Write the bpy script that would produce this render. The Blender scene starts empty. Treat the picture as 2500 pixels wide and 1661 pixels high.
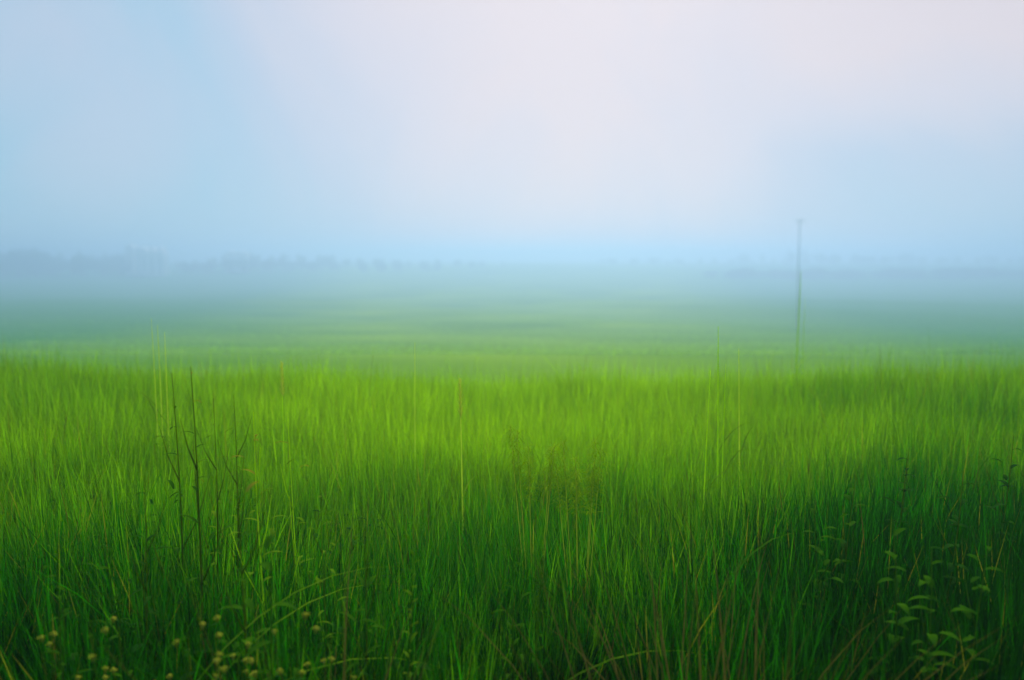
import bpy, math, random
import numpy as np
from mathutils import Vector, Matrix

R = math.radians
rng = np.random.default_rng(7)
random.seed(7)
scn = bpy.context.scene
COL = scn.collection

# ------------------------------------------------------------------ camera
CAM_Z = 2.3
FOCAL = 28.0
PITCH = math.atan(83.0 / (1024 * FOCAL / 36.0))
cam_d = bpy.data.cameras.new("camera")
cam_d.lens = FOCAL
cam_d.sensor_width = 36.0
cam_d.clip_start = 0.05
cam_d.clip_end = 20000
cam_d.dof.use_dof = True
cam_d.dof.focus_distance = 4.0
cam_d.dof.aperture_fstop = 1.0
cam = bpy.data.objects.new("camera", cam_d)
COL.objects.link(cam)
cam.location = (0, 0, CAM_Z)
cam.rotation_euler = (R(90) - PITCH, 0, 0)
scn.camera = cam

# ------------------------------------------------------------------ render set-up
scn.view_settings.view_transform = 'Standard'
scn.view_settings.look = 'None'
scn.view_settings.exposure = 0.0
scn.view_settings.gamma = 1.0
cy = scn.cycles
cy.use_denoising = True
cy.max_bounces = 8
cy.diffuse_bounces = 4
cy.transmission_bounces = 6
cy.transparent_max_bounces = 8
cy.volume_bounces = 2
cy.sample_clamp_indirect = 6

# ------------------------------------------------------------------ sun and sky (thin overcast, sun behind cloud ahead)
SUN_EL, SUN_AZ = R(34), R(6)          # azimuth measured from +Y towards +X
sun_d = bpy.data.lights.new("sun", 'SUN')
sun_d.energy = 4.8
sun_d.angle = R(14)
sun_d.color = (1.0, 0.95, 0.86)
sun = bpy.data.objects.new("sun", sun_d)
COL.objects.link(sun)
to_sun = Vector((math.sin(SUN_AZ) * math.cos(SUN_EL), math.cos(SUN_AZ) * math.cos(SUN_EL), math.sin(SUN_EL)))
sun.rotation_euler = to_sun.to_track_quat('Z', 'Y').to_euler()

world = bpy.data.worlds.new("World")
scn.world = world
world.use_nodes = True
nt = world.node_tree
nt.nodes.clear()
N = nt.nodes.new
L = nt.links.new
out = N('ShaderNodeOutputWorld')
bg = N('ShaderNodeBackground')
bg.inputs['Strength'].default_value = 0.099
L(bg.outputs[0], out.inputs['Surface'])
sky = N('ShaderNodeTexSky')
sky.sky_type = 'NISHITA'
sky.sun_disc = False
sky.sun_elevation = SUN_EL
sky.sun_rotation = SUN_AZ
sky.air_density = 1.0
sky.dust_density = 1.5
sky.ozone_density = 2.0
tc = N('ShaderNodeTexCoord')
# thin overcast in world directions: cloud wisps, a bright part where the sun stands behind, bluer gaps low right and left
def dirv(az, el):
    return (math.sin(R(az)) * math.cos(R(el)), math.cos(R(az)) * math.cos(R(el)), math.sin(R(el)))
def lobe(az, el, inner, outer):
    d = N('ShaderNodeVectorMath'); d.operation = 'DOT_PRODUCT'
    L(tc.outputs['Generated'], d.inputs[0]); d.inputs[1].default_value = dirv(az, el)
    m = N('ShaderNodeMapRange'); m.interpolation_type = 'SMOOTHSTEP'
    m.inputs['From Min'].default_value = math.cos(R(outer)); m.inputs['From Max'].default_value = math.cos(R(inner))
    L(d.outputs['Value'], m.inputs['Value'])
    return m.outputs[0]
def madd(a, k, c):
    m = N('ShaderNodeMath'); m.operation = 'MULTIPLY_ADD'
    L(a, m.inputs[0]); m.inputs[1].default_value = k
    if isinstance(c, float): m.inputs[2].default_value = c
    else: L(c, m.inputs[2])
    return m.outputs[0]
mp = N('ShaderNodeMapping')
mp.inputs['Scale'].default_value = (1.0, 1.0, 0.8)
mp.inputs['Location'].default_value = (3.1, 0.4, 1.7)
L(tc.outputs['Generated'], mp.inputs['Vector'])
n1 = N('ShaderNodeTexNoise')
n1.inputs['Scale'].default_value = 3.4
n1.inputs['Detail'].default_value = 4.0
n1.inputs['Roughness'].default_value = 0.5
n1.inputs['Distortion'].default_value = 0.6
L(mp.outputs[0], n1.inputs['Vector'])
veil = madd(n1.outputs['Fac'], 1.0, -0.52)
veil = madd(lobe(15, 26, 3, 43), 1.0, veil)
veil = madd(lobe(34, 22, 2, 22), 0.38, veil)
veil = madd(lobe(30, 1, 0, 17), -0.42, veil)
veil = madd(lobe(-36, 18, 2, 12), 0.38, veil)
veil = madd(lobe(-27, 9, 1, 8), 0.26, veil)
cl = N('ShaderNodeMath'); cl.operation = 'MULTIPLY'; cl.use_clamp = True
L(veil, cl.inputs[0]); cl.inputs[1].default_value = 1.0
cr = N('ShaderNodeValToRGB')
cr.color_ramp.interpolation = 'LINEAR'
e = cr.color_ramp.elements
e[0].position = 0.0;  e[0].color = (0.36, 0.60, 0.78, 1)
e[1].position = 1.0;  e[1].color = (0.76, 0.69, 0.73, 1)
a = cr.color_ramp.elements.new(0.40); a.color = (0.51, 0.62, 0.77, 1)
b = cr.color_ramp.elements.new(0.72); b.color = (0.67, 0.67, 0.76, 1)
L(cl.outputs[0], cr.inputs[0])
up = N('ShaderNodeVectorMath'); up.operation = 'SCALE'; up.inputs['Scale'].default_value = 10.0
L(cr.outputs[0], up.inputs[0])
mx = N('ShaderNodeMix'); mx.data_type = 'RGBA'
mx.inputs['Factor'].default_value = 0.90
L(sky.outputs[0], mx.inputs['A'])
L(up.outputs[0], mx.inputs['B'])
L(mx.outputs['Result'], bg.inputs['Color'])

# ------------------------------------------------------------------ helpers
FPX = 1024 * FOCAL / 36.0
def ray(u, v):
    """direction (per metre of +Y) through picture fraction u, v"""
    xc = (u - 0.5) * 1024 / FPX
    yc = (0.5 - v) * 680 / FPX
    d = Vector((xc, math.cos(PITCH) + yc * math.sin(PITCH), -math.sin(PITCH) + yc * math.cos(PITCH)))
    return d / d.y
def at(u, v, Y):
    return Vector((0, 0, CAM_Z)) + ray(u, v) * Y

PLAIN = -19.0
def sstep(a, b, x):
    t = np.clip((x - a) / (b - a), 0, 1)
    return t * t * (3 - 2 * t)
PY = [-4000, 10.5, 13, 18, 24, 35, 45, 60, 95, 135, 190, 250, 370, 470, 560, 650, 760, 900, 5000]
PZ = [0, 0, -.2, -.9, -1.75, -2.9, -3.6, -5.0, -8.0, -10.5, -12.6, -14.1, -16.3, -16.6, -15.0, -11.4, -7.2, -6, -6]
def gz(x, y):
    x = np.asarray(x, float); y = np.asarray(y, float)
    z = 0.05 * np.sin(x * 0.7 + 1.0) * np.cos(y * 0.5) + 0.03 * np.sin(x * 1.9 + y * 1.3)
    z = z * (1 - sstep(14, 40, y))
    z = z + np.interp(y, PY, PZ)
    far = sstep(90, 200, y)
    z = z + far * (0.5 * np.sin(x * 0.021 + 2) * np.sin(y * 0.017) + 0.25 * np.sin(x * 0.06 + y * 0.04))
    return z
def patch(x, y, s, k):
    return (np.sin(x * s + k) * np.cos(y * s * 0.8 + 2 * k) + np.sin(x * s * 0.43 + y * s * 0.61 + 3 * k) +
            0.6 * np.sin(x * s * 2.1 - y * s * 1.7 + k * 5)) / 2.6

def tag(o, label=None, cat=None, group=None, kind=None):
    if label: o['label'] = label
    if cat: o['category'] = cat
    if group: o['group'] = group
    if kind: o['kind'] = kind
    return o
def empty(name, loc, label, cat, group=None):
    o = bpy.data.objects.new(name, None)
    COL.objects.link(o)
    o.location = loc
    o.empty_display_size = 0.2
    return tag(o, label, cat, group)
class MB:
    def __init__(s):
        s.v = []; s.f = []
    def tube(s, pts, rad, n=5, cap=True):
        pts = [Vector(p) for p in pts]
        base = len(s.v)
        for i, p in enumerate(pts):
            t = (pts[min(i + 1, len(pts) - 1)] - pts[max(i - 1, 0)]).normalized()
            ref = Vector((1, 0, 0)) if abs(t.x) < 0.8 else Vector((0, 1, 0))
            a = t.cross(ref).normalized(); b = t.cross(a)
            for k in range(n):
                th = 2 * math.pi * k / n
                s.v.append(p + (a * math.cos(th) + b * math.sin(th)) * rad[i])
        for i in range(len(pts) - 1):
            for k in range(n):
                k2 = (k + 1) % n
                s.f.append((base + i * n + k, base + i * n + k2, base + (i + 1) * n + k2, base + (i + 1) * n + k))
        if cap:
            s.f.append(tuple(base + k for k in range(n))[::-1])
            s.f.append(tuple(base + (len(pts) - 1) * n + k for k in range(n)))
    def box(s, lo, hi):
        b = len(s.v)
        for z in (lo[2], hi[2]):
            for x, y in ((lo[0], lo[1]), (hi[0], lo[1]), (hi[0], hi[1]), (lo[0], hi[1])):
                s.v.append(Vector((x, y, z)))
        for f in ((3, 2, 1, 0), (4, 5, 6, 7), (0, 1, 5, 4), (1, 2, 6, 5), (2, 3, 7, 6), (3, 0, 4, 7)):
            s.f.append(tuple(b + i for i in f))
    def leaf(s, p, d, length, width, droop=0.3, fold=0.25, seg=5):
        """a lens shaped blade with a folded midrib that bends down along its length"""
        p = Vector(p); d = Vector(d).normalized()
        side = d.cross(Vector((0, 0, 1)))
        if side.length < 1e-3: side = Vector((1, 0, 0))
        side.normalize()
        rows = []
        cur = p.copy(); dd = d.copy()
        for i in range(seg + 1):
            t = i / seg
            w = width * 0.5 * (math.sin(math.pi * min(1, 0.06 + 0.94 * t) ** 0.75)) if i < seg else 0.0
            nrm = side.cross(dd).normalized()
            rows.append((cur + side * w + nrm * w * fold, cur.copy(), cur - side * w + nrm * w * fold))
            cur = cur + dd * (length / seg)
            dd = (dd + Vector((0, 0, -droop / seg * 2))).normalized()
        b = len(s.v)
        for r in rows: s.v.extend(r)
        for i in range(seg):
            q = b + 3 * i
            s.f.append((q, q + 1, q + 4, q + 3))
            s.f.append((q + 1, q + 2, q + 5, q + 4))
    def build(s, name, mat, parent=None, smooth=True):
        me = bpy.data.meshes.new(name)
        me.from_pydata([tuple(v) for v in s.v], [], s.f)
        me.materials.append(mat)
        if smooth:
            me.polygons.foreach_set('use_smooth', [True] * len(me.polygons))
        me.update()
        o = bpy.data.objects.new(name, me)
        COL.objects.link(o)
        if parent: o.parent = parent
        return o

# ------------------------------------------------------------------ materials
def mat_new(name):
    m = bpy.data.materials.new(name)
    m.use_nodes = True
    m.node_tree.nodes.clear()
    return m, m.node_tree
def leaf_mat(name, c1, c2, scale=9.0, trans=0.4, rough=0.6, attr=None):
    m, t = mat_new(name)
    o = t.nodes.new('ShaderNodeOutputMaterial')
    if attr:
        src = t.nodes.new('ShaderNodeAttribute'); src.attribute_name = attr
        colr = src.outputs['Color']
    else:
        n = t.nodes.new('ShaderNodeTexNoise'); n.inputs['Scale'].default_value = scale; n.inputs['Detail'].default_value = 4
        tcn = t.nodes.new('ShaderNodeTexCoord'); t.links.new(tcn.outputs['Object'], n.inputs['Vector'])
        r = t.nodes.new('ShaderNodeValToRGB')
        r.color_ramp.elements[0].position = 0.35; r.color_ramp.elements[1].position = 0.65
        r.color_ramp.elements[0].color = (*c1, 1); r.color_ramp.elements[1].color = (*c2, 1)
        t.links.new(n.outputs['Fac'], r.inputs[0])
        colr = r.outputs[0]
    d = t.nodes.new('ShaderNodeBsdfPrincipled')
    d.inputs['Roughness'].default_value = rough
    d.inputs['Specular IOR Level'].default_value = 0.0
    t.links.new(colr, d.inputs['Base Color'])
    if trans > 0:
        tr = t.nodes.new('ShaderNodeBsdfTranslucent')
        t.links.new(colr, tr.inputs['Color'])
        mixn = t.nodes.new('ShaderNodeMixShader'); mixn.inputs[0].default_value = trans
        t.links.new(d.outputs[0], mixn.inputs[1]); t.links.new(tr.outputs[0], mixn.inputs[2])
        t.links.new(mixn.outputs[0], o.inputs['Surface'])
    else:
        t.links.new(d.outputs[0], o.inputs['Surface'])
    return m

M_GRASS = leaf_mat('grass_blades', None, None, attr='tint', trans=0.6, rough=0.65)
M_STEM_DARK = leaf_mat('dark_stem', (0.09, 0.15, 0.003), (0.12, 0.19, 0.004), 20, 0.45)
M_STEM_GREEN = leaf_mat('green_stem', (0.45, 0.72, 0.006), (0.55, 0.78, 0.008), 20, 0.75)
M_STEM_OLIVE = leaf_mat('olive_stem', (0.42, 0.66, 0.004), (0.48, 0.70, 0.004), 14, 0.75)
M_STRAW = leaf_mat('straw', (0.40, 0.50, 0.03), (0.50, 0.56, 0.05), 20, 0.5)
M_STALK_PALE = leaf_mat('pale_stalk', (0.60, 0.76, 0.08), (0.68, 0.80, 0.11), 20, 0.75)
M_PLUME = leaf_mat('seed_plume', (0.20, 0.36, 0.003), (0.28, 0.44, 0.006), 30, 0.5)
M_LEAF = leaf_mat('weed_leaf', (0.028, 0.11, 0.003), (0.05, 0.15, 0.004), 12, 0.35)
M_LEAF_DARK = leaf_mat('dark_weed_leaf', (0.015, 0.07, 0.006), (0.03, 0.10, 0.006), 12, 0.3)
M_LEAF_LIGHT = leaf_mat('light_weed_leaf', (0.11, 0.25, 0.005), (0.17, 0.30, 0.008), 12, 0.4)
M_LEAF_YELLOW = leaf_mat('yellowed_leaf', (0.24, 0.26, 0.01), (0.32, 0.30, 0.02), 12, 0.4)
M_PETAL = leaf_mat('yellow_petal', (0.24, 0.28, 0.015), (0.36, 0.36, 0.03), 30, 0.3)
M_DRY = leaf_mat('dry_grass', (0.10, 0.085, 0.012), (0.16, 0.13, 0.02), 14, 0.25)
M_CROWN = leaf_mat('tree_foliage', (0.025, 0.060, 0.012), (0.05, 0.10, 0.02), 0.6, 0.2)
M_BARK = leaf_mat('bark', (0.05, 0.04, 0.03), (0.10, 0.08, 0.06), 3, 0.0, 0.9)
M_POLE = leaf_mat('weathered_pole_wood', (0.46, 0.50, 0.50), (0.56, 0.59, 0.58), 4, 0.0, 0.9)
M_CERAMIC = leaf_mat('insulator_ceramic', (0.35, 0.33, 0.30), (0.45, 0.43, 0.40), 4, 0.0, 0.3)
M_WALL = leaf_mat('white_render', (0.78, 0.76, 0.74), (0.84, 0.82, 0.80), 0.7, 0.0, 0.9)
M_ROOF = leaf_mat('pale_roof', (0.70, 0.66, 0.66), (0.78, 0.74, 0.74), 0.9, 0.0, 0.8)
M_PANE = leaf_mat('window_glass', (0.05, 0.07, 0.09), (0.08, 0.10, 0.12), 1.0, 0.0, 0.1)

# ground: one sheet from the bank under the camera to the horizon
def ground_material():
    m, t = mat_new('meadow_ground')
    o = t.nodes.new('ShaderNodeOutputMaterial')
    d = t.nodes.new('ShaderNodeBsdfPrincipled'); d.inputs['Roughness'].default_value = 0.95
    d.inputs['Specular IOR Level'].default_value = 0.0
    g = t.nodes.new('ShaderNodeNewGeometry')
    n1 = t.nodes.new('ShaderNodeTexNoise'); n1.inputs['Scale'].default_value = 0.035; n1.inputs['Detail'].default_value = 6
    n2 = t.nodes.new('ShaderNodeTexNoise'); n2.inputs['Scale'].default_value = 1.4; n2.inputs['Detail'].default_value = 8
    t.links.new(g.outputs['Position'], n1.inputs['Vector']); t.links.new(g.outputs['Position'], n2.inputs['Vector'])
    ad = t.nodes.new('ShaderNodeMath'); ad.operation = 'MULTIPLY_ADD'
    t.links.new(n2.outputs['Fac'], ad.inputs[0]); ad.inputs[1].default_value = 0.4; t.links.new(n1.outputs['Fac'], ad.inputs[2])
    r = t.nodes.new('ShaderNodeValToRGB')
    r.color_ramp.elements[0].position = 0.5; r.color_ramp.elements[0].color = (0.10, 0.22, 0.001, 1)
    r.color_ramp.elements[1].position = 0.9; r.color_ramp.elements[1].color = (0.20, 0.34, 0.001, 1)
    t.links.new(ad.outputs[0], r.inputs[0])
    # a darker green on the valley fields to the left and right
    # bare dark soil on the bank below the tall grass
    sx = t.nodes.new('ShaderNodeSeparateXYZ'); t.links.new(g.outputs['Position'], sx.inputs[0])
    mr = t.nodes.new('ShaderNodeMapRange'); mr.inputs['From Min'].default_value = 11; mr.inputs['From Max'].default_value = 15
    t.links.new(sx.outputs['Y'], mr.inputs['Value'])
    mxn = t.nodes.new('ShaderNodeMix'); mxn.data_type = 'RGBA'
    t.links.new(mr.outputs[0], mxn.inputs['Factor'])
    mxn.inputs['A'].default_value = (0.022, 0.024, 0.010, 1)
    def wnode(op, a, b):
        q = t.nodes.new('ShaderNodeMath'); q.operation = op
        for k, w in enumerate((a, b)):
            if isinstance(w, (int, float)): q.inputs[k].default_value = w
            else: t.links.new(w, q.inputs[k])
        return q.outputs[0]
    xo = wnode('ADD', sx.outputs['X'], wnode('MULTIPLY', n1.outputs['Fac'], 24.0))
    ax = wnode('ABSOLUTE', wnode('SUBTRACT', xo, 12.0), 0.0)
    edge = wnode('SUBTRACT', ax, wnode('MULTIPLY', sx.outputs['Y'], 0.22))
    fr = t.nodes.new('ShaderNodeMapRange'); fr.inputs['From Min'].default_value = -12; fr.inputs['From Max'].default_value = 45
    t.links.new(edge, fr.inputs['Value'])
    side_green = t.nodes.new('ShaderNodeMix'); side_green.data_type = 'RGBA'
    t.links.new(fr.outputs[0], side_green.inputs['Factor']); t.links.new(r.outputs[0], side_green.inputs['A'])
    side_green.inputs['B'].default_value = (0.035, 0.17, 0.012, 1)
    t.links.new(side_green.outputs['Result'], mxn.inputs['B'])
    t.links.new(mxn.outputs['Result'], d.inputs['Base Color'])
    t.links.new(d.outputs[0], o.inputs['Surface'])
    return m
ys = np.concatenate([np.linspace(-3000, -60, 20), np.linspace(-50, 0, 12), np.linspace(0.5, 20, 40), np.linspace(22, 120, 60),
                     np.linspace(125, 420, 60), np.linspace(440, 3000, 40)])
xs = np.concatenate([-np.geomspace(3000, 12, 60), np.linspace(-11, 11, 45), np.geomspace(12, 3000, 60)])
X, Y = np.meshgrid(xs, ys)
Z = gz(X, Y)
gv = np.stack([X.ravel(), Y.ravel(), Z.ravel()], 1)
nx, ny = len(xs), len(ys)
ii = np.arange((ny - 1) * nx).reshape(ny - 1, nx)[:, :-1].ravel()
gf = np.stack([ii, ii + 1, ii + nx + 1, ii + nx], 1)
me = bpy.data.meshes.new('ground')
me.from_pydata(gv.tolist(), [], gf.tolist())
me.polygons.foreach_set('use_smooth', [True] * len(me.polygons))
me.materials.append(ground_material())
ground = bpy.data.objects.new('ground', me); COL.objects.link(ground)
tag(ground, kind='structure')

# ------------------------------------------------------------------ far trees and houses beyond the valley
def tree_proto(name, seed, h, w, n):
    r = np.random.default_rng(seed)
    tr = MB()
    tr.tube([(0, 0, -0.4), (0.1, 0, h * 0.25), (0.0, 0.1, h * 0.55), (0.1, 0, h * 0.85)], [0.035 * h, 0.026 * h, 0.015 * h, 0.004 * h], 7)
    for k in range(6):
        a = k * 1.1 + r.uniform(0, 0.5); z0 = h * r.uniform(0.25, 0.5)
        tr.tube([(0, 0, z0), (math.cos(a) * w * .2, math.sin(a) * w * .2, z0 + h * .12), (math.cos(a) * w * .38, math.sin(a) * w * .38, z0 + h * .2)],
                [0.012 * h, 0.008 * h, 0.003 * h], 5)
    # clumps of leaves: many small quads about several lobe centres, with gaps between
    cen = []
    for k in range(16):
        a = r.uniform(0, 6.28); q = r.uniform(0, 1)
        z = h * (0.28 + 0.62 * q); rad = w * 0.42 * math.sin(math.pi * (0.18 + 0.72 * q)) * r.uniform(0.5, 1)
        cen.append((math.cos(a) * rad, math.sin(a) * rad, z, r.uniform(0.10, 0.2) * w + 0.05 * h))
    cm = MB()
    for i in range(n):
        c = cen[i % len(cen)]
        d = r.normal(size=3); d /= np.linalg.norm(d)
        p = Vector((c[0], c[1], c[2])) + Vector(d) * c[3] * r.uniform(0.35, 1.05) ** 0.7
        s = r.uniform(0.18, 0.42)
        u = Vector(r.normal(size=3)).normalized(); vv = u.orthogonal().normalized()
        b = len(cm.v)
        cm.v += [p + u * s, p + vv * s * .6, p - u * s, p - vv * s * .6]
        cm.f.append((b, b + 1, b + 2, b + 3))
    return tr, cm
protos = []
for k, (h, w, n) in enumerate(((14, 11, 2600), (16, 10, 2600), (11, 12, 2400), (8, 9, 1600))):
    tr, cm = tree_proto('tree', 40 + k, h, w, n)
    t0 = tr.build('trunk', M_BARK); c0 = cm.build('crown', M_CROWN, smooth=False)
    protos.append((h, t0.data, c0.data))
    bpy.data.objects.remove(t0); bpy.data.objects.remove(c0)
def tree(u, vtop, Yd, kind, label, group, sx=1.0):
    h, td, cd = protos[kind]
    p = at(u, vtop, Yd)
    g = float(gz(p.x, p.y))
    s = (p.z - g) / h
    root = empty('far_tree', (p.x, p.y, g), label, 'tree', group)
    root.rotation_euler.z = random.uniform(0, 6.28)
    root.scale = (s * sx, s * sx, s)
    for nm, d in (('trunk', td), ('crown', cd)):
        o = bpy.data.objects.new(nm, d); COL.objects.link(o); o.parent = root
    return root

LW = 'hazy blue tree in the long row on the left horizon'
GW = 'trees of the long row on the left horizon'
def skyl(u):       # height of the wood's outline in the photograph
    k = [(0.0, .371), (.02, .364), (.035, .364), (.05, .371), (.07, .369), (.10, .372), (.125, .374), (.14, .384), (.16, .386), (.185, .378), (.205, .375),
         (.24, .371), (.27, .373), (.31, .373), (.34, .377), (.38, .378), (.42, .381), (.46, .384), (.5, .386)]
    for (a, b), (c, d) in zip(k, k[1:]):
        if u <= c: return b + (d - b) * max(0, (u - a)) / (c - a)
    return .386
for i in range(38):
    u = -0.06 + i * 0.0148 + random.uniform(-.004, .004)
    Yd = 640 + max(0, u) * 200 + random.uniform(-12, 12)
    if 0.118 < u < 0.165: Yd += 8
    tree(u, skyl(max(0, u)) + random.uniform(-.002, .004), Yd, random.choice((0, 1, 2)), LW, GW, random.uniform(.95, 1.3))
for i in range(24):
    u = -0.05 + i * 0.021 + random.uniform(-.006, .006)
    Yd = 612 + max(0, u) * 200 + random.uniform(-8, 8)
    tree(u, skyl(max(0, u)) + random.uniform(.007, .012), Yd, random.choice((2, 3)), 'low hazy tree at the foot of the left horizon wood', 'low trees before the left horizon wood', 1.5)
RT = [(.590, .381, 957, 2, 'wide faint bush-like tree on the horizon right of centre', 2.2),
      (.640, .378, 944, 2, 'broad low hazy tree, leftmost of the right horizon trees', 2.2),
      (.661, .380, 944, 2, 'flat hazy tree joined to the broad low one on the right horizon', 1.6),
      (.726, .374, 872, 3, 'small dim tree well left of the utility pole', 1.3),
      (.745, .373, 872, 1, 'small narrow tree nearest the left of the utility pole clump', .9),
      (.772, .367, 840, 0, 'tall flat-topped tree just left of the utility pole', 1.2),
      (.786, .368, 840, 1, 'tall hazy tree just behind the utility pole', 1.2),
      (.800, .371, 856, 2, 'rounded hazy tree just right of the utility pole', 1.1),
      (.815, .374, 872, 3, 'low hazy tree at the right end of the clump by the pole', 1.2),
      (.836, .374, 872, 3, 'small round tree standing alone right of the pole clump', 1.3),
      (.886, .373, 872, 3, 'dark small tree standing alone halfway from pole to right edge', 1.7),
      (.966, .376, 899, 3, 'small faint tree standing alone near the right edge', 1.5)]
for u, v, Yd, k, lab, sx in RT:
    tree(u, v, Yd, k, lab, 'single trees on the right horizon', sx)
for i in range(26):
    u = .60 + i * 0.0168 + random.uniform(-.004, .004)
    tree(u, (.375 if u > .8 else .380) + random.uniform(-.001, .003), 860 + random.uniform(-15, 15), random.choice((0, 2)), 'faint tree in the flat far row along the right horizon',
         'trees of the flat far row on the right', 1.5)
for i in range(22):
    u = .70 + i * 0.0145 + random.uniform(-.006, .006)
    tree(u, .396 + random.uniform(-.002, .004), 600 + random.uniform(-10, 10), 3, 'low bushy tree in the blue band below the right horizon',
         'low bushy trees below the right horizon', 3.0)

def house(u, Yd, vtop, wpx, nf, label, gables, roof_h):
    """a white block with pointed gables towards the meadow"""
    p = at(u, vtop, Yd)
    g = float(gz(p.x, p.y))
    W = wpx / FPX * Yd
    H = p.z - g
    D = 9.0
    eav = H - roof_h
    root = empty('white_house', (p.x, p.y, g), label, 'house', 'white houses among the trees on the left horizon')
    w = MB(); w.box((-W / 2, 0, -0.5), (W / 2, D, eav))
    rf = MB()
    gw = W / gables
    for k in range(gables):
        x0 = -W / 2 + k * gw; x1 = x0 + gw; xm = (x0 + x1) / 2
        b = len(w.v)
        w.v += [Vector(q) for q in ((x0 + .02, .004, eav), (x1 - .02, .004, eav), (xm, .004, H - .15), (x0 + .02, D - .004, eav), (x1 - .02, D - .004, eav), (xm, D - .004, H - .15))]
        w.f += [(b, b + 1, b + 2), (b + 4, b + 3, b + 5)]
        b = len(rf.v)
        o = .35
        for yy in (-o, D + o):
            rf.v += [Vector(q) for q in ((x0, yy, eav - .1), (xm, yy, H), (x1, yy, eav - .1), (x0, yy, eav + .12), (xm, yy, H + .25), (x1, yy, eav + .12))]
        rf.f += [(b, b + 1, b + 7, b + 6), (b + 1, b + 2, b + 8, b + 7), (b + 3, b + 9, b + 10, b + 4), (b + 4, b + 10, b + 11, b + 5),
                 (b, b + 3, b + 4, b + 1), (b + 1, b + 4, b + 5, b + 2), (b + 6, b + 7, b + 10, b + 9), (b + 7, b + 8, b + 11, b + 10),
                 (b, b + 6, b + 9, b + 3), (b + 2, b + 5, b + 11, b + 8)]
    w.build('wall', M_WALL, root, False)
    rf.build('roof', M_ROOF, root, False)
    fl = max(1, int(eav / 3.2))
    for k in range(gables):
        for j in range(fl):
            xm = -W / 2 + (k + .5) * gw; z0 = j * 3.2 + 1.0
            f = MB()
            f.box((xm - .75, -.06, z0 - .1), (xm + .75, .05, z0)); f.box((xm - .75, -.06, z0 + 1.5), (xm + .75, .05, z0 + 1.6))
            f.box((xm - .75, -.06, z0), (xm - .65, .05, z0 + 1.5)); f.box((xm + .65, -.06, z0), (xm + .75, .05, z0 + 1.5))
            fo = f.build('window', M_ROOF, root, False)
            pn = MB(); pn.box((xm - .65, -.02, z0), (xm + .65, .04, z0 + 1.5))
            pn.build('pane', M_PANE, fo, False)
    return root
house(.1255, 640, .3590, 8, 1, 'narrow white tower house, leftmost of the pale buildings on the horizon', 1, 2.2)
house(.1355, 636, .3630, 8, 1, 'small white gabled house beside the narrow tower house', 1, 2.2)
house(.1475, 630, .3625, 24, 2, 'largest white house with three pointed gables on the left horizon', 3, 6.0)
house(.2300, 680, .3690, 22, 1, 'low pale house behind trees, rightmost building on the left horizon', 2, 2.4)

# ------------------------------------------------------------------ utility pole on the slope
pt = at(.7812, .3235, 150)
pg = float(gz(pt.x, pt.y))
pole = empty('utility_pole', (pt.x, pt.y, pg), 'tall thin utility pole with a short crossarm standing alone in the mist', 'pole')
PH = pt.z - pg
m = MB(); m.tube([(0.14, 0, -1), (0.06, 0, PH * .5), (0, 0, PH)], [.14, .11, .085], 10); m.build('pole_shaft', M_POLE, pole)
m = MB(); m.box((-.95, -.17, PH - .22), (.95, -.09, PH - .11)); m.build('crossarm', M_POLE, pole, False)
for sx in (-1, 1):
    m = MB(); m.tube([(sx * .62, -.13, PH - .26), (sx * .07, -.09, PH - .75)], [.018, .018], 5); m.build('brace', M_POLE, pole)
for x in (-.85, -.4, .4, .85):
    m = MB(); m.tube([(x, -.10, PH - .10), (x, -.10, PH), (x, -.10, PH + .03), (x, -.10, PH + .1)], [.015, .02, .045, .03], 8); m.build('insulator', M_CERAMIC, pole)

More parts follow.
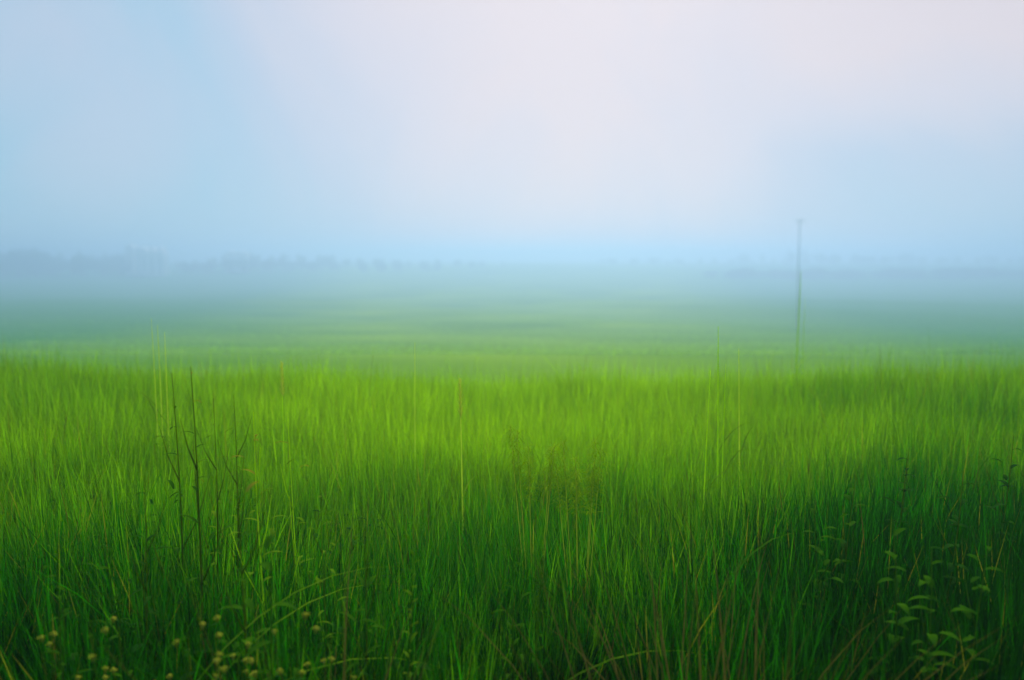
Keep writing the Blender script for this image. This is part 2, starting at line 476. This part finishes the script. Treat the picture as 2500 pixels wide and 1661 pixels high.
# ------------------------------------------------------------------ the tall meadow grass (one mass nobody could count)
def top_field(x, y):
    """mean grass height over the bank"""
    u = (x / np.maximum(y, 4) / 1.286 + .5).clip(0, 1)
    h = 1.02 + 0.07 * patch(x, y, 3.7, 5.0) + 0.05 * patch(x, y, 1.1, 1.3) - 0.06 * np.cos((u - .5) * 2 * math.pi)
    return h
def blade_block(n, y0, y1, hmul, wlo, whi, bend, dens_pow=1.0, xm=1.5, tall=None, levels=(0, .32, .58, .82, 1.0)):
    yy = y0 + (y1 - y0) * rng.random(n * 2) ** dens_pow
    xx = (rng.random(n * 2) * 2 - 1) * (.66 * max(y1, 1.5) + xm)
    keep = np.abs(xx) < .66 * np.maximum(yy, 1.5) + xm
    xx, yy = xx[keep][:n], yy[keep][:n]
    if y0 == 2.5:          # the ragged near edge of the tall grass along the trodden verge
        edge = 2.75 + .28 * np.sin(xx * 2.3 + 1) + .18 * np.sin(xx * 5.9) + .12 * np.sin(xx * 13.1 + 2)
        kk = yy > edge - np.abs(rng.normal(0, .10, len(yy)))
        xx, yy = xx[kk], yy[kk]
    n = len(xx)
    # tufting: pull blades towards tuft centres
    k = 0.09
    xx = xx + k * np.sin(xx * 17 + np.sin(yy * 11) * 2) * .5
    yy = yy + k * np.sin(yy * 15 + np.sin(xx * 13) * 2) * .5
    h = top_field(xx, yy) * hmul * rng.normal(.93, .10, n).clip(.5, 1.25)
    if tall is not None: h = h * tall(xx, yy, n)
    w = rng.uniform(wlo, whi, n)
    az = rng.uniform(0, 2 * np.pi, n)
    lean = np.abs(rng.normal(0, bend, n)); curv = np.abs(rng.normal(0, bend * 1.6, n))
    bent = rng.random(n) < .07
    curv = np.where(bent, curv + rng.uniform(.2, .6, n), curv)
    fa = rng.uniform(0, np.pi, n)
    z0 = gz(xx, yy) - .02
    V = []
    wid = (1.0, .95, .78, .48, 0)
    for t, wk in zip(levels, wid):
        hor = h * (lean * t + curv * t * t)
        zz = z0 + h * t * (1 - .25 * (lean + curv) * t)
        px = xx + np.cos(az) * hor; py = yy + np.sin(az) * hor
        if wk > 0:
            for sg in (-1, 1):
                V.append(np.stack([px + sg * np.cos(fa) * w * wk * .5, py + sg * np.sin(fa) * w * wk * .5, zz], 1))
        else:
            V.append(np.stack([px, py, zz], 1))
    V = np.stack(V, 1)                     # n, 9, 3
    # colour: light painted in (near darker, far brighter), species patches and single dry blades
    p1 = patch(xx, yy, .55, .7); p2 = patch(xx, yy, 1.7, 2.1)
    u = xx / np.maximum(yy, 1.5) / 1.286 + .5
    rnd = rng.random(n)
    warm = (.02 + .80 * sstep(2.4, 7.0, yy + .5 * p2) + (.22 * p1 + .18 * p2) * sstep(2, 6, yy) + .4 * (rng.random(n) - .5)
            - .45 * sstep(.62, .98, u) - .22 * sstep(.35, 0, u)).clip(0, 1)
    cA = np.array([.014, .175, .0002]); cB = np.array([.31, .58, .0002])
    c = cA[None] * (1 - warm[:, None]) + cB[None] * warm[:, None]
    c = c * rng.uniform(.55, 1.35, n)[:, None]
    tuft = patch(xx, yy, 6.3, 3.3) * .6 + patch(xx, yy, 13.0, .4) * .5
    c = c * (1 + .38 * tuft).clip(.4, 1.7)[:, None]
    # painted shade: blades darkened along the near verge, most of it to the right
    near_shade = (.5 + .45 * sstep(.62, .95, u)) * sstep(4.3, 2.6, yy + .45 * p1 + .3 * patch(xx, yy, 4.0, 1.1) - .75 * sstep(.5, .95, u)) > rng.random(n)
    c[near_shade] = np.array([.005, .055, .0002]) * rng.uniform(.5, 1.6, (near_shade.sum(), 1))
    dry = rnd < (.012 + .015 * (p2 > .5))
    c[dry] = np.array([.24, .26, .01]) * rng.uniform(.7, 1.2, (dry.sum(), 1))
    brown = (rnd > .988)
    c[brown] = np.array([.07, .06, .008])
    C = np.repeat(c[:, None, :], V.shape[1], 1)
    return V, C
blocks = []
blocks.append(blade_block(150000, 2.5, 5.5, .98, .004, .009, .10))
blocks.append(blade_block(36000, -3.5, .9, .98, .007, .013, .10))  # out-of-view grass behind the camera, added to block light from behind
blocks.append(blade_block(26000, 2.5, 6.0, 1.0, .008, .014, .08))
blocks.append(blade_block(140000, 5.0, 9.9, 1.0, .005, .010, .09))
blocks.append(blade_block(14000, 8.8, 13.5, 1.0, .006, .010, .07, 1.8, tall=lambda x, y, n: (rng.uniform(.6, 1.22, n) * (1 - .9 * sstep(9.2, 13, y)))))
blocks.append(blade_block(40000, 58.0, 200.0, .35, .02, .045, .16, 2.2, tall=lambda x, y, n: rng.uniform(.5, 1.3, n) * (.7 + .3 * patch(x, y, .5, 4.0))))
blocks.append(blade_block(2600, 2.6, 11.0, 1.18, .005, .009, .06))
V = np.concatenate([b[0] for b in blocks]); C = np.concatenate([b[1] for b in blocks])
nb = len(V)
me = bpy.data.meshes.new('meadow_grass')
me.vertices.add(nb * 9)
me.vertices.foreach_set('co', V.reshape(-1).astype(np.float32))
off = (np.arange(nb) * 9)[:, None]
quads = np.array([0, 1, 3, 2, 2, 3, 5, 4, 4, 5, 7, 6, 6, 7, 8])[None] + off
me.loops.add(nb * 15)
me.loops.foreach_set('vertex_index', quads.reshape(-1).astype(np.int32))
me.polygons.add(nb * 4)
ls = (np.array([0, 4, 8, 12])[None] + (np.arange(nb) * 15)[:, None]).reshape(-1)
me.polygons.foreach_set('loop_start', ls.astype(np.int32))
me.polygons.foreach_set('use_smooth', np.ones(nb * 4, bool))
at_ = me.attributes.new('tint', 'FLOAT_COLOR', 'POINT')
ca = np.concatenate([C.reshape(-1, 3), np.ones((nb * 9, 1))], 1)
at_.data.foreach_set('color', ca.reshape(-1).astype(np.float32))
me.update(calc_edges=True)
me.validate()
me.materials.append(M_GRASS)
grass = bpy.data.objects.new('meadow_grass', me); COL.objects.link(grass)
tag(grass, 'tall dense green meadow grass covering the whole foreground bank', 'grass', kind='stuff')

# broad leaves low in the grass (ground cover)
def leaf_scatter(name, n, label, mat, spots):
    mb = MB()
    for i in range(n):
        u0, u1, y0, y1, zlo, zhi, sl, sw = spots[i % len(spots)]
        y = random.uniform(y0, y1); u = random.uniform(u0, u1)
        x = (u - .5) * 1.286 * y
        g = float(gz(x, y)); a = random.uniform(0, 6.28); el = random.uniform(-.2, .8)
        s = random.uniform(.6, 1.2)
        mb.leaf((x, y, g + random.uniform(zlo, zhi)), (math.cos(a), math.sin(a), el), sl * s, sw * s, .5, .2, 4)
    o = mb.build(name, mat)
    return tag(o, label, 'ground cover', kind='stuff')
leaf_scatter('undergrowth', 5200, 'low leafy undergrowth between the grass stems', M_LEAF_DARK,
             [(0, .4, 2.3, 4.6, .25, .85, .07, .03), (.6, 1.02, 2.3, 4.6, .25, .72, .09, .04), (.3, .7, 2.3, 4.0, .2, .6, .06, .025)])

leaf_scatter('verge_weeds', 3800, 'low dark weeds on the trodden verge before the tall grass', M_LEAF_DARK,
             [(-.6, 1.6, 1.0, 3.0, .0, .22, .08, .035)])

# ------------------------------------------------------------------ single plants that stand out of the grass
def base_of(u, v, Yd):
    p = at(u, v, Yd)
    g = float(gz(p.x, p.y))
    return p, g
def stalk(u, v, Yd, label, mat=None, lean=0.0, r=.004, plume=.22, name='grass_stalk', group='tall single stalks above the meadow', leaves=3):
    """a straight culm ending in a narrow seed head"""
    p, g = base_of(u, v, Yd)
    H = p.z - g
    root = empty(name, (p.x - lean * H, p.y, g), label, 'grass stalk', group)
    q = lambda t: Vector((lean * H * t ** 1.6, .02 * math.sin(t * 3), H * t))
    m = MB(); m.tube([q(0), q(.25), q(.5), q(.75), q(.9), q(1)], [r, r * .95, r * .8, r * .6, r * .45, r * .2], 6)
    m.build('stem', mat or M_STEM_GREEN, root)
    if plume > 0:
        m = MB()
        n = 46
        for i in range(n):
            t = 1 - plume * (i / n)
            a = i * 2.4
            m.leaf(q(t), (math.cos(a) * .5, math.sin(a) * .5, 1), .035 + .02 * (i / n), .006, .2, .1, 3)
        m.build('seed_head', M_STRAW if mat is not M_STEM_OLIVE else M_STEM_OLIVE, root)
    for i in range(leaves):
        a = i * 2.2 + u * 30; t = .2 + .18 * i
        m = MB(); m.leaf(q(t), (math.cos(a) * .5, math.sin(a) * .5, 1), .38, .010, .8, .2, 7); m.build('leaf', mat if mat is M_STEM_OLIVE else M_LEAF_LIGHT, root)
    return root
stalk(.405, .503, 5.5, 'tall pale yellow stalk left of centre rising above the meadow edge', M_STALK_PALE, .01, .005, 0)
stalk(.449, .560, 4.6, 'yellow-green stalk a little right of the tall pale yellow one', M_STALK_PALE, -.01, .006, .14)
stalk(.7015, .480, 5.0, 'tallest yellow-green stalk, right of centre, topping the meadow edge', M_STEM_GREEN, -.02, .007, 0)
stalk(.709, .535, 4.8, 'short yellow-green stalk close against the tallest one', M_STEM_GREEN, .0, .005, 0)
stalk(.7215, .512, 5.2, 'slanting pale stalk just right of the tallest yellow-green stalk', M_STALK_PALE, -.03, .005, 0)
stalk(.694, .545, 4.4, 'thin green stalk just left of the tallest yellow-green stalk', M_STEM_GREEN, .015, .005, 0)
stalk(.1475, .468, 6.0, 'leftmost of three pale thin stalks near the white house', M_STALK_PALE, .0, .004, 0)
stalk(.1535, .478, 6.2, 'middle one of three pale thin stalks near the white house', M_STALK_PALE, .005, .005, 0)
stalk(.1605, .488, 6.0, 'rightmost of three pale thin stalks near the white house', M_STALK_PALE, .012, .005, 0)
stalk(.7825, .398, 10.2, 'thick dark olive reed rising straight in front of the utility pole', M_STEM_OLIVE, .006, .010, 0, 'tall_reed', None, 2)
stalk(.7865, .438, 10.2, 'thin olive reed close beside the thick dark reed', M_STEM_OLIVE, -.003, .005, 0, 'tall_reed', None, 1)
stalk(.275, .535, 5.2, 'thin green stalk above the weeds on the left', M_STEM_GREEN, .01, .004, .14)

def weed(u, v, Yd, label, stem_mat, leaf_m, nleaf, ll, lw, lean=0.0, r=.005, branches=0, yellow=0, flowers=0, t0=.15, name='leafy_weed', group='single weeds standing in the grass', el=.6):
    p, g = base_of(u, v, Yd)
    H = p.z - g
    rr = random.Random(int(u * 10000) + int(v * 1000))
    root = empty(name, (p.x - lean * H, p.y, g), label, 'weed', group)
    ph = rr.uniform(0, 6)
    q = lambda t: Vector((lean * H * t + .02 * math.sin(t * 4 + ph), .02 * math.cos(t * 5 + ph) - .02 * math.cos(ph), H * t))
    m = MB(); m.tube([q(k / 8) for k in range(9)], [r * (1 - .8 * k / 8) for k in range(9)], 6)
    tips = [q(1)]
    for b in range(branches):
        t = .35 + .55 * b / max(1, branches); a = b * 2.4 + ph
        d = Vector((math.cos(a) * .5, math.sin(a) * .5, 1)).normalized(); Lb = .28 * H * (1.1 - t)+.06
        e1 = q(t) + d * Lb * .5; e2 = e1 + (d + Vector((0, 0, .6))).normalized() * Lb * .6
        m.tube([q(t), e1, e2], [r * .5, r * .35, r * .15], 5)
        tips.append(e2)
    m.build('stem', stem_mat, root)
    for i in range(nleaf):
        t = t0 + (1 - t0) * (i + .5) / nleaf; a = i * 2.39996 + ph
        s = (1.15 - .65 * t) * rr.uniform(.75, 1.25)
        base = q(t) if (branches == 0 or i % 2 == 0) else tips[i % len(tips)] * .35 + q(t) * .65
        m = MB(); m.leaf(base, (math.cos(a), math.sin(a), el + rr.uniform(-.3, .3)), ll * s, lw * s, .55, .25, 6)
        yl = i >= nleaf - yellow
        o = m.build('leaf', M_LEAF_YELLOW if yl else leaf_m, root)
        if yl and yellow < nleaf: o['label'] = 'yellowed leaf near the top'
    for k in range(flowers):
        c = tips[k % len(tips)] + Vector((rr.uniform(-.05, .05), rr.uniform(-.05, .05), rr.uniform(-.14, .02)))
        m = MB()
        ax = (rr.uniform(-.5, .5), rr.uniform(-.9, .1), rr.uniform(.2, .9))
        for j in range(8):
            a = j * math.pi / 4
            m.leaf(c, (math.cos(a) + ax[0], math.sin(a) * .9 + ax[1], ax[2]), .013 * rr.uniform(.6, 1.3), .008, .3, .2, 3)
        m.tube([c - Vector((0, 0, .012)), c + Vector((0, 0, .006))], [.003, .006], 6)
        m.build('flower', M_PETAL, root)
    return root
M_WEED_STEM = leaf_mat('weed_stem', (0.045, 0.13, 0.003), (0.07, 0.16, 0.004), 20, 0.3)
D, G_, O_ = M_STEM_DARK, M_WEED_STEM, M_STEM_OLIVE
weed(.165, .548, 3.5, 'bare dark weed stem, leftmost of the dark stems rising over the left meadow', D, M_LEAF, 14, .10, .02, -.015, .006, 3, 0)
weed(.181, .540, 3.2, 'longest dark leaning weed stem reaching the meadow edge on the left', D, M_LEAF, 16, .11, .02, -.03, .007, 4, 2)
weed(.205, .585, 3.4, 'branching dark weed just right of the longest dark stem', D, M_LEAF_LIGHT, 18, .09, .018, .01, .005, 6, 0)
weed(.226, .580, 3.6, 'feathery light green weed with many narrow leaves, left of centre', D, M_LEAF_LIGHT, 36, .09, .013, .012, .005, 7, 0)
weed(.252, .605, 3.3, 'tall weed with pale yellow leaf tips left of centre', O_, M_LEAF_LIGHT, 18, .12, .026, .0, .006, 4, 4)
weed(.284, .605, 3.6, 'slim weed with a yellowed hanging leaf, right of the yellow-tipped weed', O_, M_LEAF_LIGHT, 14, .12, .022, .01, .005, 3, 2)
weed(.235, .690, 2.7, 'stout leafy weed with dark stems in the lower left', D, M_LEAF, 20, .13, .034, .02, .006, 4, 1)
weed(.265, .765, 2.5, 'weed with one broad pale leaf spread sideways, lower left', G_, M_LEAF, 10, .18, .050, .0, .006, 0, 0, el=.1)
weed(.060, .800, 2.6, 'bushy green weed at the lower left corner', G_, M_LEAF, 34, .08, .02, .01, .005, 6, 0)
weed(.100, .760, 2.8, 'feathery green weed with narrow leaves, far left', G_, M_LEAF, 30, .10, .014, -.01, .004, 6, 0)
weed(.135, .700, 2.9, 'tall dark-leaved weed between the far left and the dark stems', D, M_LEAF_DARK, 26, .11, .02, .01, .005, 5, 0)
weed(.350, .740, 2.8, 'leafy green weed left of centre in the lower meadow', D, M_LEAF, 28, .11, .022, -.01, .005, 5, 0)
weed(.318, .700, 3.0, 'slender weed with small leaves between the leafy ones', D, M_LEAF_LIGHT, 22, .08, .016, .01, .004, 5, 0)
weed(.400, .815, 2.5, 'upright weed with a pale spike of leaves below the yellow stalk', G_, M_LEAF_LIGHT, 40, .06, .016, .0, .005, 0, 0, el=1.2)
weed(.530, .830, 2.5, 'upright weed with a leafy spike at the lower centre', G_, M_LEAF, 40, .06, .016, .01, .005, 0, 0, el=1.2)
weed(.505, .790, 2.8, 'feathery weed just left of the lower centre leafy spike', G_, M_LEAF, 30, .08, .016, -.01, .004, 4, 0)
# broad-leaved plants on the right
for (u, v, Yd, lab) in ((.800, .735, 3.3, 'broad-leaved dark weed below the thick olive reed'),
                        (.835, .700, 3.4, 'taller broad-leaved weed right of the reed'),
                        (.870, .760, 2.9, 'broad-leaved weed with wide pale leaves, lower right'),
                        (.905, .800, 2.7, 'low broad-leaved weed near the dark lower right corner'),
                        (.935, .690, 3.3, 'tall broad-leaved weed towards the right edge'),
                        (.965, .780, 2.7, 'broad-leaved weed in the lower right corner'),
                        (.985, .640, 3.8, 'tall dark weed against the right edge'),
                        (.890, .660, 4.0, 'dark weed standing behind the wide pale leaves on the right')):
    weed(u, v, Yd, lab, G_ if v > .7 else D, M_LEAF_DARK if v < .7 else M_LEAF, 26, .12, .042, random.uniform(-.02, .02), .006, 3, 0, name='broad_leaved_weed', group='broad-leaved weeds on the right')
# yellow flowering weeds low on the left
FL = [(.205, .965, 'small yellow flowering weed, left one of the low flower patch'), (.217, .930, 'yellow flowering weed at the top of the low flower patch'),
      (.228, .960, 'yellow flowering weed in the middle of the low flower patch'), (.243, .925, 'yellow flowering weed at the right of the low flower patch'),
      (.255, .950, 'yellow flowering weed just right of the low flower patch'), (.236, .985, 'lowest yellow flowering weed at the bottom picture edge'),
      (.052, .925, 'yellow flowering weed near the lower left corner'), (.062, .955, 'lower yellow flowering weed near the left corner'),
      (.085, .905, 'dim yellow flowering weed right of the left corner pair'), (.110, .920, 'yellow flowering weed below the dark-leaved weed'),
      (.178, .915, 'single yellow flowering weed under the leaning dark stem'), (.290, .905, 'yellow flowering weed below the slender small-leaved weed'),
      (.322, .940, 'yellow flowering weed below the leafy weed left of centre')]
for u, v, lab in FL:
    weed(u, v, 2.3 + random.uniform(-.15, .3), lab, D, M_LEAF, 9, .06, .02, random.uniform(-.03, .03), .003, 4, 0, 9, .3, 'flowering_weed', 'yellow flowering weeds low on the left')
# seed plumes and straw
def plume(u, v, Yd, label, w, n=700, mat=None, droop=.9):
    p, g = base_of(u, v, Yd); H = p.z - g
    root = empty('plume_grass', (p.x, p.y, g), label, 'grass plume', 'brownish seed plumes in the middle of the meadow')
    rr = random.Random(int(u * 9999))
    m = MB(); h = MB()
    for k in range(7):
        a = k * .9; sp = rr.uniform(.2, .5) * w
        top = Vector((math.cos(a) * sp, math.sin(a) * sp * .7, H * rr.uniform(.9, 1.0)))
        m.tube([(0, 0, 0), top * .5 + Vector((0, 0, H * .05)), top], [.003, .0025, .001], 5)
        for i in range(n // 7):
            t = i / (n // 7); b = i * 2.4
            c = top - Vector((top.x * .2, top.y * .2, .22)) * t
            h.leaf(c, (math.cos(b), math.sin(b), rr.uniform(-.2, 1.0)), rr.uniform(.02, .10), .004, droop * rr.uniform(.4, 1.6), .1, 3)
    m.build('stem', M_STRAW, root); h.build('seed_head', mat or M_PLUME, root)
plume(.522, .628, 3.9, 'brownish feathery seed plume at the centre of the meadow', .30)
plume(.568, .645, 3.7, 'wider brownish seed plume just right of the central one', .32)
def straw(u, v, Yd, label, n, spread, mat):
    p, g = base_of(u, v, Yd); H = p.z - g
    rr = random.Random(int(u * 7777))
    m = MB()
    for i in range(n):
        a = rr.uniform(0, 6.28); q = rr.uniform(0, .08)
        m.leaf((p.x + math.cos(a) * q, p.y + math.sin(a) * q, g), (math.cos(a) * spread * rr.random(), math.sin(a) * spread * rr.random(), 1), H * rr.uniform(.7, 1.3), .008, rr.uniform(.2, 1.0), .2, 7)
    return tag(m.build('dry_tussock', mat), label, 'grass tussock', 'dry grass tussocks low in the meadow')
straw(.655, .915, 2.3, 'dry brown grass tussock at the bottom right of centre', 70, .5, M_DRY)
straw(.700, .880, 2.5, 'dry brown grass tussock right of the bottom one', 60, .5, M_DRY)
straw(.740, .940, 2.2, 'dry brown tussock at the bottom edge below the reed', 50, .5, M_DRY)
straw(.315, .930, 2.2, 'dry brown tussock low on the left below the leafy weed', 40, .4, M_DRY)
# arching long leaves
def arch(u, v, Yd, label, side, mat=M_LEAF_LIGHT, n=5):
    p, g = base_of(u, v, Yd); H = p.z - g
    rr = random.Random(int(u * 5555))
    root = empty('arching_grass', (p.x, p.y, g), label, 'grass clump', 'arching long-leaved grasses')
    for i in range(n):
        s = side if i % 3 else -side
        m = MB(); m.leaf((rr.uniform(-.03, .03), rr.uniform(-.03, .03), 0), (s * rr.uniform(.15, .45), rr.uniform(-.2, .2), 1), H * rr.uniform(1.15, 1.5), .017, rr.uniform(1.2, 1.9), .25, 12)
        m.build('leaf', mat, root)
arch(.150, .770, 2.6, 'grass with long leaves arching to the right, lower left', 1)
arch(.085, .810, 2.5, 'grass with long arching leaves near the left corner', 1)
arch(.440, .760, 2.9, 'grass with a long arching leaf below the yellow stalk', -1)
arch(.635, .760, 3.0, 'grass with long leaves arching right of the seed plumes', 1, M_LEAF)
arch(.245, .800, 2.4, 'pale arching grass beside the broad sideways leaf', 1, M_STRAW, 4)

# ------------------------------------------------------------------ haze over the valley
hz = MB(); hz.box((-3300, -3300, PLAIN - 2.0), (3300, 3300, 13.0))
hm, ht = mat_new('valley_haze')
ho = ht.nodes.new('ShaderNodeOutputMaterial'); hv = ht.nodes.new('ShaderNodeVolumePrincipled')
hv.inputs['Density'].default_value = 0.0031
hv.inputs['Color'].default_value = (0.355, 0.515, 0.73, 1)
hv.inputs['Anisotropy'].default_value = 0.5
ht.links.new(hv.outputs[0], ho.inputs['Volume'])
haze = hz.build('haze', hm, None, False)
tag(haze, 'pale blue mist lying over the valley and fields', 'haze', kind='stuff')
